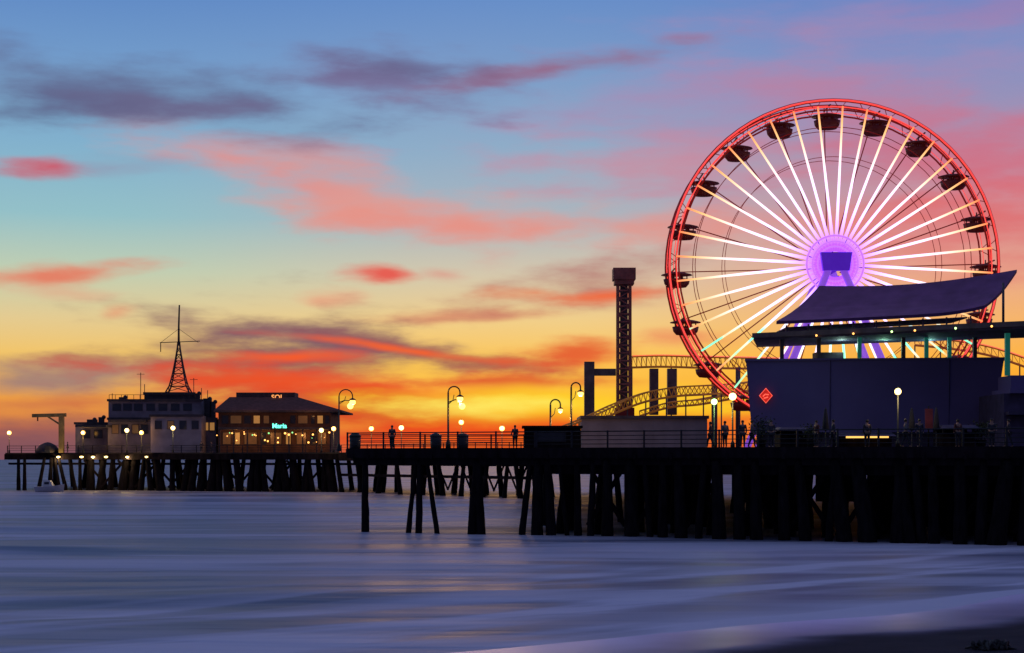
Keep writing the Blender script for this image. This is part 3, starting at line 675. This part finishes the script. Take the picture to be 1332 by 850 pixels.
for px in (112, 128): win(px-5, px+5, 560, 570, Yh, M['glassdark'], hb, M['harbordark'])
for px, l in ((150, 1), (162, 0), (176, 1), (188, 0)): win(px-4, px+4, 553, 564, Yh-2, M['dimwin'] if l else M['glassdark'], hb, M['harbordark'])
for px in (152, 166, 180, 196, 212, 228, 244): win(px-5, px+5, 526, 534, Yh, M['glassdark'], hb, M['harbordark'])
for px, l in ((206, 0), (222, 1), (238, 0), (254, 0)): win(px-4, px+4, 548, 558, Yh-6, M['dimwin'] if l else M['glassdark'], hb, M['harbordark'])
for px in (268, 276): win(px-3, px+3, 550, 560, Yh-2, M['warmwin'], hb, M['harbordark'])
q = MB(); q.box(PX(99, 263), PX(139, 263), 262.4, Yh-.004, PZ(556, 263), PZ(553, 263)); q.build('side_awning', M['harbordark'], hb)
q = MB(); yy = 264.5; q.box(PX(142, yy), PX(190, yy), yy, Yh-2.004, PZ(549, yy), PZ(546, yy)); q.build('front_awning', M['harbordark'], hb)
q = MB(); yy = Yh-.2; z0 = PZ(519.5, yy)
for px in range(142, 262, 8): q.bar((PX(px, yy), yy, z0), (PX(px, yy), yy, z0+.7), .07)
q.bar((PX(142, yy), yy, z0+.7), (PX(262, yy), yy, z0+.7), .07); q.build('roof_rail', M['rail'], hb)
ym = 272; zb = PZ(511, ym); xm = PX(232.5, ym); q = MB()
legs = [(xm-1.9, ym-1.2), (xm+1.9, ym-1.2), (xm+1.9, ym+1.2), (xm-1.9, ym+1.2)]
def lp(i, z): k = (z-zb)/(PZ(440, ym)-zb); return Vector((legs[i][0]+(xm-legs[i][0])*min(.93, k**.6), legs[i][1]+(ym-legs[i][1])*min(.93, k**.6), z))
zs = [zb+(PZ(445, ym)-zb)*i/8 for i in range(9)]
for i in range(4):
    for a_, b_ in zip(zs, zs[1:]):
        q.bar(lp(i, a_), lp(i, b_), .18); q.bar(lp(i, a_), lp((i+1) % 4, b_), .1); q.bar(lp(i, b_), lp((i+1) % 4, b_), .1)
mast = q.build('mast', M['harbordark'], hb)
q = MB(); q.tube([(xm, ym, PZ(450, ym)), (xm, ym, PZ(425, ym)), (xm+.1, ym, PZ(397, ym))], [.2, .15, .12], 6); q.build('mast_pole', M['harbordark'], mast)
q = MB(); q.bar((PX(208, ym), ym, PZ(446, ym)), (PX(260, ym), ym, PZ(444, ym)), .12); q.bar((PX(209, ym), ym, PZ(446, ym)), (PX(209, ym), ym, PZ(458, ym)), .12); q.build('yard_arm', M['harbordark'], mast)
q = MB()
for px in (209, 258): q.tube([(PX(px, ym), ym, PZ(446, ym)), (xm, ym, PZ(428, ym))], .03, 4)
q.build('stay_wires', M['harbordark'], mast)
for px, py in ((183, 485), (188, 500), (252, 492), (262, 505), (146, 512), (270, 508)):
    q = MB(); yy = 270; q.tube([(PX(px, yy), yy, PZ(521, yy)), (PX(px, yy), yy, PZ(py, yy))], .06, 5)
    if px in (183, 252): q.bar((PX(px-5, yy), yy, PZ(py+2, yy)), (PX(px+5, yy), yy, PZ(py+2, yy)), .07)
    q.build('antenna', M['harbordark'], hb)
for px, w_, h_, b0_ in ((256, 8, 9, 521), (270, 10, 26, 545), (277, 6, 22, 545), (204, 6, 5, 521), (160, 9, 4, 521), (120, 12, 5, 551), (132, 6, 8, 551)):
    q = MB(); yy = 271; q.cbox((PX(px, yy), yy, PZ(b0_, yy)), w_/8, 1, h_/8); q.ball((PX(px+3, yy), yy, PZ(b0_-h_, yy)), .35, 8, 5); q.build('roof_equipment', M['harbordark'], hb)

def text_mesh(s, size, mat, parent, loc, name='lettering'):
    cu = bpy.data.curves.new('lettering', 'FONT'); cu.body = s; cu.size = size; cu.extrude = .03; cu.align_x = 'CENTER'; cu.offset = .02
    o = bpy.data.objects.new('tmp', cu); COL.objects.link(o); dg = bpy.context.evaluated_depsgraph_get()
    me = bpy.data.meshes.new_from_object(o.evaluated_get(dg)); bpy.data.objects.remove(o)
    me.materials.clear(); me.materials.append(mat)
    me.transform(Matrix.Rotation(math.pi/2, 4, 'X'))
    r = bpy.data.objects.new(name, me); COL.objects.link(r); r.parent = parent; r.location = Vector(loc)-wloc(parent); return r
Y = 264; rb_ = thing('pier_restaurant', 'brown hip roofed restaurant with green neon sign and lit porch', 'building', (PX(355, Y), Y+5, WZ))
q = MB(); q.box(PX(284, Y), PX(430, Y), Y, Y+14, WZ, PZ(533, Y)); q.build('wall', M['rwall'], rb_)
ea = [(PX(278, 262), 262), (PX(445, 262), 262), (PX(445, 262), 280), (PX(278, 262), 280)]; ze = PZ(534, 262)
zr = PZ(517, 270); rf = MB(); rf.hull([(x, y, ze) for x, y in ea], [(PX(300, 270), 269, zr), (PX(388, 270), 269, zr), (PX(388, 270), 275, zr), (PX(300, 270), 275, zr)]); rfo = rf.build('roof', M['roof'], rb_)
q = MB(); q.box(PX(308, 270), PX(384, 270), 269.4, 274, zr+.004, PZ(511, 270)); q.build('roof_cap', M['harbordark'], rfo)
q = MB(); q.prism(ea, ze-.3, ze-.003); q.build('eave', M['harbordark'], rb_)
for x0, x1, mt in ((289, 297, 'glassdark'), (300, 314, 'dimwin'), (318, 326, 'glassdark'), (330, 338, 'warmwin'), (343, 350, 'dimwin'), (378, 384, 'glassdark'), (388, 400, 'dimwin'), (405, 409, 'glassdark'), (413, 420, 'warmwin'), (423, 428, 'glassdark')):
    win(x0, x1, 541, 551, Y, M[mt], rb_, M['harbordark'])
for x0, x1, mt in ((290, 300, 'dimwin'), (306, 312, 'warmwin'), (318, 334, 'dimwin'), (341, 346, 'glassdark'), (352, 366, 'dimwin'), (372, 378, 'warmwin'), (386, 398, 'dimwin'), (404, 410, 'glassdark'), (414, 424, 'dimwin')):
    win(x0, x1, 563, 578, Y, M[mt], rb_, M['harbordark'])
q = MB(); q.box(PX(284, 261), PX(432, 261), 260.6, Y-.004, PZ(559, 261), PZ(556, 261)); q.build('porch_roof', M['harbordark'], rb_)
for px in range(286, 434, 18): q = MB(); q.box(PX(px, 261)-.1, PX(px, 261)+.1, 260.7, 260.9, WZ, PZ(559, 261)-.003); q.build('porch_post', M['harbordark'], rb_)
for k in range(26):
    px = 286+k*5.6+random.uniform(-4, 4); q = MB(); q.ball(P(px, 567+random.uniform(-5, 9), 260.3), random.uniform(.06, .17), 6, 4); q.build('porch_bulb', M['bulbg'] if k % 5 == 2 else M['bulb'], rb_)
q = MB(); q.box(PX(353, 260.5), PX(374, 260.5), 260.4, 260.55, PZ(559, 260.5), PZ(549, 260.5)); q.build('sign_panel', M['darkmetal'], rb_)
text_mesh('Maria', 1.0, M['neongreen'], rb_, P(363.5, 557, 260.3))
text_mesh('SOL', 1.1, M['orangeneon'], rb_, P(361, 520, 268.6))
for px in (305, 345, 392, 422): glow(P(px, 566, 261.8), 90, (1, .42, .12), .3)
glow(P(400, 536, 259), 190, (1, .4, .12), .4); glow(P(320, 536, 259), 110, (1, .4, .12), .4)
Y = 268; ds = thing('davit_crane', 'yellowish boat hoist crane with overhanging arm at wharf tip', 'crane', (PX(80, Y), Y, WZ))
M['dav'] = mk('dull yellow crane paint', (.35, .25, .08), .6)
q = MB(); q.box(PX(77, Y), PX(83, Y), Y-.4, Y+.4, WZ, PZ(540, Y)); q.build('post', M['dav'], ds)
q = MB(); q.bar(P(42, 541, Y), P(86, 540, Y), .5, .55); q.bar(P(62, 542, Y), P(79, 553, Y), .25); q.build('arm', M['dav'], ds)
q = MB(); q.tube([P(49, 543, Y), P(49, 548, Y)], .12, 6); q.build('hook_block', M['darkmetal'], ds)
hut = thing('tarp_shelter', 'small dark domed tarp shelter left of the boat hoist', 'shelter', (PX(62, Y), Y+2, WZ))
q = MB(); q.lathe((PX(62, Y+2), Y+2, WZ), [(1.9, 0), (1.85, .5), (1.3, 1.2), (.5, 1.6), (.05, 1.7)], 12); q.build('cover', M['harbordark'], hut)
q = MB(); q.box(PX(58, Y), PX(65, Y), Y-.05, Y+.2, WZ, WZ+1.1); q.build('door_flap', M['trouser'], hut)

Yb = 255; boat = thing('moored_boat', 'small white motor boat moored among the leftmost piles', 'boat', (PX(64, Yb), Yb, 0))
q = MB(); st = []
for k, (x, w_, zt_) in enumerate(((-2.1, .75, .75), (-1, .9, .72), (.3, .9, .8), (1.4, .6, .95), (2.3, .05, 1.15))):
    st.append([(x, -w_, zt_), (x*.95, -w_*.7, .05), (x*.92, 0, -.25), (x*.95, w_*.7, .05), (x, w_, zt_)])
bx = PX(64, Yb); vs = [(bx+v[0], Yb+v[1], v[2]+.05) for s3 in st for v in s3]; fs = []
for i in range(4):
    for k in range(4): fs.append((i*5+k, i*5+k+1, (i+1)*5+k+1, (i+1)*5+k))
    fs.append((i*5+4, i*5, (i+1)*5, (i+1)*5+4))
fs.append((0, 1, 2, 3, 4)); q.add(vs, fs); q.build('hull', M['boat'], boat)
q = MB(); q.hull([(bx-.9, Yb-.55, .8), (bx+.7, Yb-.55, .85), (bx+.7, Yb+.55, .85), (bx-.9, Yb+.55, .8)], [(bx-.8, Yb-.45, 1.75), (bx+.2, Yb-.45, 1.75), (bx+.2, Yb+.45, 1.75), (bx-.8, Yb+.45, 1.75)]); q.build('cabin', M['boat'], boat)
q = MB(); q.box(bx-.6, bx+.1, Yb-.56, Yb-.53, 1.15, 1.5); q.build('window', M['glassdark'], boat)

# ------------------------------------------------------------------ lamps
GL = 'pier street lamps'
LC = {'warm': (1, .5, .15), 'white': (1, .68, .28), 'greenl': (.6, 1, .35)}
def lamp(px, pytop, Y, z0, label, gs=1, two=False, mat='warm', hook=.85, gr=.17, straight=False, pw=120):
    X = PX(px, Y); zt_ = PZ(pytop, Y); t = thing('street_lamp', label, 'street lamp', (X, Y, z0), GL)
    if straight:
        q = MB(); q.lathe((X, Y, z0), [(.16, 0), (.14, .35), (.06, .5), (.05, zt_-z0)], 8); q.build('post', M['lampmetal'], t)
        q = MB(); q.ball((X, Y, zt_+gr), gr, 12, 8); q.build('globe', M[mat], t)
        q = MB(); q.lathe((X, Y, zt_+gr*1.9), [(gr*.7, 0), (gr*.3, .08), (.01, .16)], 8); q.build('cap', M['lampmetal'], t)
        glow((X, Y-gr-.12, zt_+gr), pw, LC[mat], .1); return
    q = MB(); q.lathe((X, Y, z0), [(.2, 0), (.17, .5), (.08, .7), (.06, zt_-z0-hook/2)], 8)
    q.build('post', M['lampmetal'], t)
    q = MB(); hs = gs*hook/2
    q.tube([(X+hs-hs*math.cos(a), Y, zt_-hook/2+hook/2*math.sin(a)) for a in [math.pi*i/10 for i in range(11)]]+[(X+2*hs, Y, zt_-hook/2-.25)], .05, 6)
    q.tube([(X, Y, zt_-1.3), (X+hs*.8, Y, zt_-1.0), (X+hs*1.0, Y, zt_-.6)], .03, 5)
    q.build('arm', M['lampmetal'], t)
    gx, gz = X+2*hs, zt_-hook/2-.25-gr
    q = MB(); q.ball((gx, Y, gz), gr, 12, 8); q.build('globe', M[mat], t)
    q = MB(); q.lathe((gx, Y, gz+gr*.6), [(gr*1.25, 0), (gr*.8, gr*.5), (.04, gr*.8)], 10); q.build('shade', M['lampmetal'], t)
    glow((gx, Y-.05, gz-gr-.12), pw, LC[mat], .1)
    if two:
        q = MB(); q.tube([(X, Y, zt_-1.15), (X+gs*.5, Y, zt_-.95), (X+gs*1.0, Y, zt_-1.0), (X+gs*1.0, Y, zt_-1.2)], .04, 6); q.build('lower_arm', M['lampmetal'], t)
        q = MB(); q.ball((X+gs*1.0, Y, zt_-1.2-gr), gr, 12, 8); q.build('globe', M[mat], t)
lamp(441, 507, 150, WZ-.3, 'tall hooked lamp just right of the restaurant', 1, True, hook=1.2, gr=.27)
lamp(583, 503, 122, DZ, 'tall hooked double lamp alone on the bare deck wing', 1, True, gr=.23)
lamp(716, 520, 119, DZ, 'shorter hooked lamp above the dark plank booth', 1, False, hook=.7, gr=.17)
lamp(743, 498, 118, DZ, 'tall hooked lamp at the right end of the plank booth', 1, False, hook=.65, gr=.2)
lamp(929, 527, 113, DZ, 'straight lamp with greenish globe right of the low pale building', mat='greenl', straight=True, gr=.21)
lamp(953, 521, 112, DZ, 'straight lamp with yellow globe at the left corner of the blue building', mat='white', straight=True, gr=.25)
lamp(1168, 514, 105, DZ, 'straight lamp with white globe before the middle of the blue wall', mat='white', straight=True, gr=.21)
for px, py, Yy, z0, lab, mt in (
    (12, 566, 270, WZ, 'small lamp at the far left tip of the wharf', 'warm'), (165, 563, 262, WZ, 'small lamp before the left windows of the harbour office', 'white'), (184, 566, 262, WZ, 'small lamp in the middle of the harbour office front', 'warm'),
    (225, 560, 256, WZ, 'bright small lamp before the front bay of the harbour office', 'white'), (418, 563, 251, WZ, 'small lamp before the right end of the restaurant porch', 'white'),
    (483, 561, 236, WZ, 'small distant lamp left of the person on the bare wing', 'warm'), (522, 560, 232, WZ, 'small distant lamp right of the person on the bare wing', 'white'), (653, 561, 214, WZ, 'small distant lamp left of the dark plank booth', 'warm'),
    (108, 566, 264, WZ, 'small lamp before the low left wing of the harbour office', 'warm'), (600, 553, 220, WZ, 'distant lamp just right of the double lamp', 'warm'), (434, 561, 250, WZ, 'small lamp at the corner past the restaurant porch', 'warm')):
    lamp(px, py, Yy, z0, lab, mat=mt, straight=True, gr=.34, pw=220)
for k, px in enumerate((76, 106, 121, 138, 166, 191)):
    Yl = 272-(PX(px, 266)+81.5)*.358-.5
    t = thing('deck_light', ['leftmost', 'second', 'third', 'fourth', 'fifth', 'rightmost'][k]+' of the six small lights along the wharf edge', 'light', P(px, 595, Yl), 'lights along the wharf edge')
    q = MB(); c = P(px, 595, Yl); q.lathe(c+Vector((0, 0, -.12)), [(.1, 0), (.30, .1), (.30, .24), (.1, .3)], 10); q.build('bulb', M['white'], t)
    q = MB(); q.lathe(c+Vector((0, 0, .19)), [(.32, 0), (.22, .1), (.05, .14)], 10); q.bar(c+Vector((0, 0, .3)), c+Vector((0, .4, .35)), .06); q.build('bracket', M['lampmetal'], t)
    if k % 2 == 0: glow(c+Vector((0, -.5, -.3)), 220, LC['white'], .1)
for px, lab in ((462, 'squat bin at the left end of the bare deck wing'), (567, 'bin left of the double hooked lamp'), (602, 'bin right of the double hooked lamp')):
    X = PX(px, 118); t = thing('litter_bin', lab, 'bin', (X, 118, DZ), 'litter bins')
    q = MB(); q.lathe((X, 118, DZ), [(.34, 0), (.38, .1), (.4, .85), (.36, .86)], 14); q.build('body', M['rail'], t)
    q = MB(); q.lathe((X, 118, DZ+.862), [(.42, 0), (.42, .06), (.28, .2), (.05, .26)], 14); q.build('lid', M['lampmetal'], t)

# ------------------------------------------------------------------ people
def skin_mesh(verts, edges, root, sub=1):
    me = bpy.data.meshes.new('person_part'); me.from_pydata([v[:3] for v in verts], edges, []); me.update()
    o = bpy.data.objects.new('tmp', me); COL.objects.link(o)
    o.modifiers.new('Skin', 'SKIN'); sv = me.skin_vertices[0].data
    for i, v in enumerate(verts): sv[i].radius = (v[3], v[3]*(v[4] if len(v) > 4 else 1)); sv[i].use_root = (i == root)
    md = o.modifiers.new('Sub', 'SUBSURF'); md.levels = sub; md.render_levels = sub
    dg = bpy.context.evaluated_depsgraph_get(); r = bpy.data.meshes.new_from_object(o.evaluated_get(dg)); bpy.data.objects.remove(o)
    r.polygons.foreach_set('use_smooth', [True]*len(r.polygons)); return r
def person_proto(pose):
    st_ = .22 if pose == 1 else .02; arm = pose == 2
    v = [(0, 0, .95, .14, .8), (0, 0, 1.15, .125, .8), (0, .0, 1.34, .15, .75), (0, .01, 1.48, .055), (0, .02, 1.56, .085), (0, .02, 1.66, .08)]
    e = [(0, 1), (1, 2), (2, 3), (3, 4), (4, 5)]
    ji = []; tr = [0]
    for s in (-1, 1):
        n = len(v); hy = .28 if arm else .06*s*(pose == 1)
        v += [(s*.18, 0, 1.41, .06), (s*.235, -.02+hy*.2, 1.15, .045), (s*.22, .06+hy, 1.02 if arm else .92, .033), (s*.215, .1+hy*1.15, 1.0 if arm else .84, .038)]
        e += [(2, n), (n, n+1), (n+1, n+2), (n+2, n+3)]; ji += [n, n+1, n+2]
    for s in (-1, 1):
        n = len(v); v += [(s*.095, 0, .88, .095), (s*.1, s*st_*.6+.03, .5, .065), (s*.105, s*st_-.02, .09, .042), (s*.11, s*st_+.14, .04, .038)]
        e += [(0, n), (n, n+1), (n+1, n+2), (n+2, n+3)]; tr += [n, n+1, n+2]
    body = skin_mesh(v, e, 0)
    def sub(idx, k):
        mp_ = {a: i for i, a in enumerate(idx)}
        return skin_mesh([(v[a][0], v[a][1], v[a][2], v[a][3]*k, v[a][4] if len(v[a]) > 4 else 1) for a in idx], [(mp_[a], mp_[b_]) for a, b_ in e if a in mp_ and b_ in mp_], 0)
    return body, sub([0, 1, 2]+ji, 1.22), sub(tr, 1.2)
jm = [M['jacket'], mk('grey red coat', (.09, .03, .03), .9, scale=8), mk('light grey coat', (.14, .13, .15), .9, scale=8)]
protos = [person_proto(k) for k in range(3)]
hq = MB(); hq.ball((0, .0, 1.645), .1, 10, 7, 1.0)
hair = bpy.data.meshes.new('hair'); hair.from_pydata(hq.v, [], hq.f); hair.materials.append(M['hair']); hair.polygons.foreach_set('use_smooth', [True]*len(hq.f))
for b0, j0, t0 in protos:
    b0.materials.clear(); b0.materials.append(M['skin']); t0.materials.clear(); t0.materials.append(M['trouser']); j0.materials.clear(); j0.materials.append(M['jacket'])
jk = [[p[1].copy() for _ in range(3)] for p in protos]
for r_ in jk:
    for i, me_ in enumerate(r_): me_.materials.clear(); me_.materials.append(jm[i])
def person(px, Y, z, pose, c, rz, label, sc=1.0):
    t = thing('person', label, 'person', (PX(px, Y), Y, z), 'people on the pier')
    for nm, me_ in (('body', protos[pose][0]), ('jacket', jk[pose][c]), ('trousers', protos[pose][2]), ('hair', hair)):
        o = bpy.data.objects.new(nm, me_); COL.objects.link(o); o.parent = t
    t.rotation_euler = (0, 0, rz); t.scale = (sc,)*3
person(510, 122, DZ, 0, 0, 3.0, 'person standing alone on the bare deck wing')
person(670, 117, DZ, 2, 0, 2.8, 'person at the railing just left of the plank booth', .95)
person(924, 110, DZ, 1, 1, 1.5, 'person in reddish coat walking below the greenish lamp')
person(943, 108, DZ, 0, 2, .4, 'person in light coat between the greenish and yellow lamps')
person(966, 106, DZ, 0, 0, 3.1, 'dark figure under the left corner of the blue building')
person(978, 106.5, DZ, 1, 2, 4.5, 'light coated person walking just below the red diamond sign')
person(1003, 105, DZ, 2, 0, 3.1, 'dark figure leaning on the rail left of the unlit kiosk')
person(1062, 106, DZ, 0, 1, 2.0, 'reddish coated person right of the unlit kiosk')
person(1084, 104, DZ, 1, 0, 1.6, 'dark figure walking towards the snack kiosk')
person(1128, 104.5, DZ, 0, 0, 0, 'customer facing the glowing snack kiosk')
person(1178, 103, DZ, 1, 2, 4.7, 'light coated person right of the white globe lamp')
person(1196, 103, DZ, 0, 0, 3.1, 'dark figure left of the red sign board')
person(1246, 103, DZ, 0, 1, .2, 'reddish coated person before the shuttered kiosk')
person(1290, 101.5, DZ, 2, 0, 3.0, 'dark figure leaning on the rail near the right end')
person(1312, 103, DZ, 1, 0, 1.5, 'dark figure walking before the ride station')
person(262, 262-4, WZ, 0, 0, 3, 'person on the wharf right of the harbour office front bay')
person(275, 257, WZ, 1, 0, 1.5, 'person walking between the harbour office and the restaurant')
person(88, 268, WZ, 0, 0, 2, 'person beside the boat hoist crane')

def shrub(px, Y, h, label):
    X = PX(px, Y); t = thing('potted_shrub', label, 'plant', (X, Y, DZ), 'potted shrubs along the deck')
    q = MB(); q.lathe((X, Y, DZ), [(.25, 0), (.38, .5), (.4, .52), (.3, .53)], 12); q.build('pot', M['rail'], t)
    q = MB(); q.tube([(X, Y, DZ+.45), (X+.05, Y, DZ+h*.6)], [.06, .03], 6)
    q.build('stem', M['wood'], t)
    q = MB()
    for i in range(420):
        d_ = Vector((random.gauss(0, .33), random.gauss(0, .33), random.gauss(0, .30))); p = Vector((X, Y, DZ+h*.68))+d_*h*.55
        u_ = Vector((random.uniform(-1, 1), random.uniform(-1, 1), random.uniform(-.6, 1))).normalized()*.11; w_ = u_.cross(Vector((random.random(), random.random(), .3))).normalized()*.045
        q.add([p-w_, p+u_, p+w_, p-u_*.4], [(0, 1, 2, 3)])
    q.build('foliage', M['leaf'], t)
shrub(990, 107.5, 1.9, 'tall potted shrub just below the red diamond sign'); shrub(1056, 109, 1.5, 'potted shrub between the unlit kiosk and snack kiosk'); shrub(1276, 107.5, 1.7, 'potted shrub right of the shuttered kiosk')
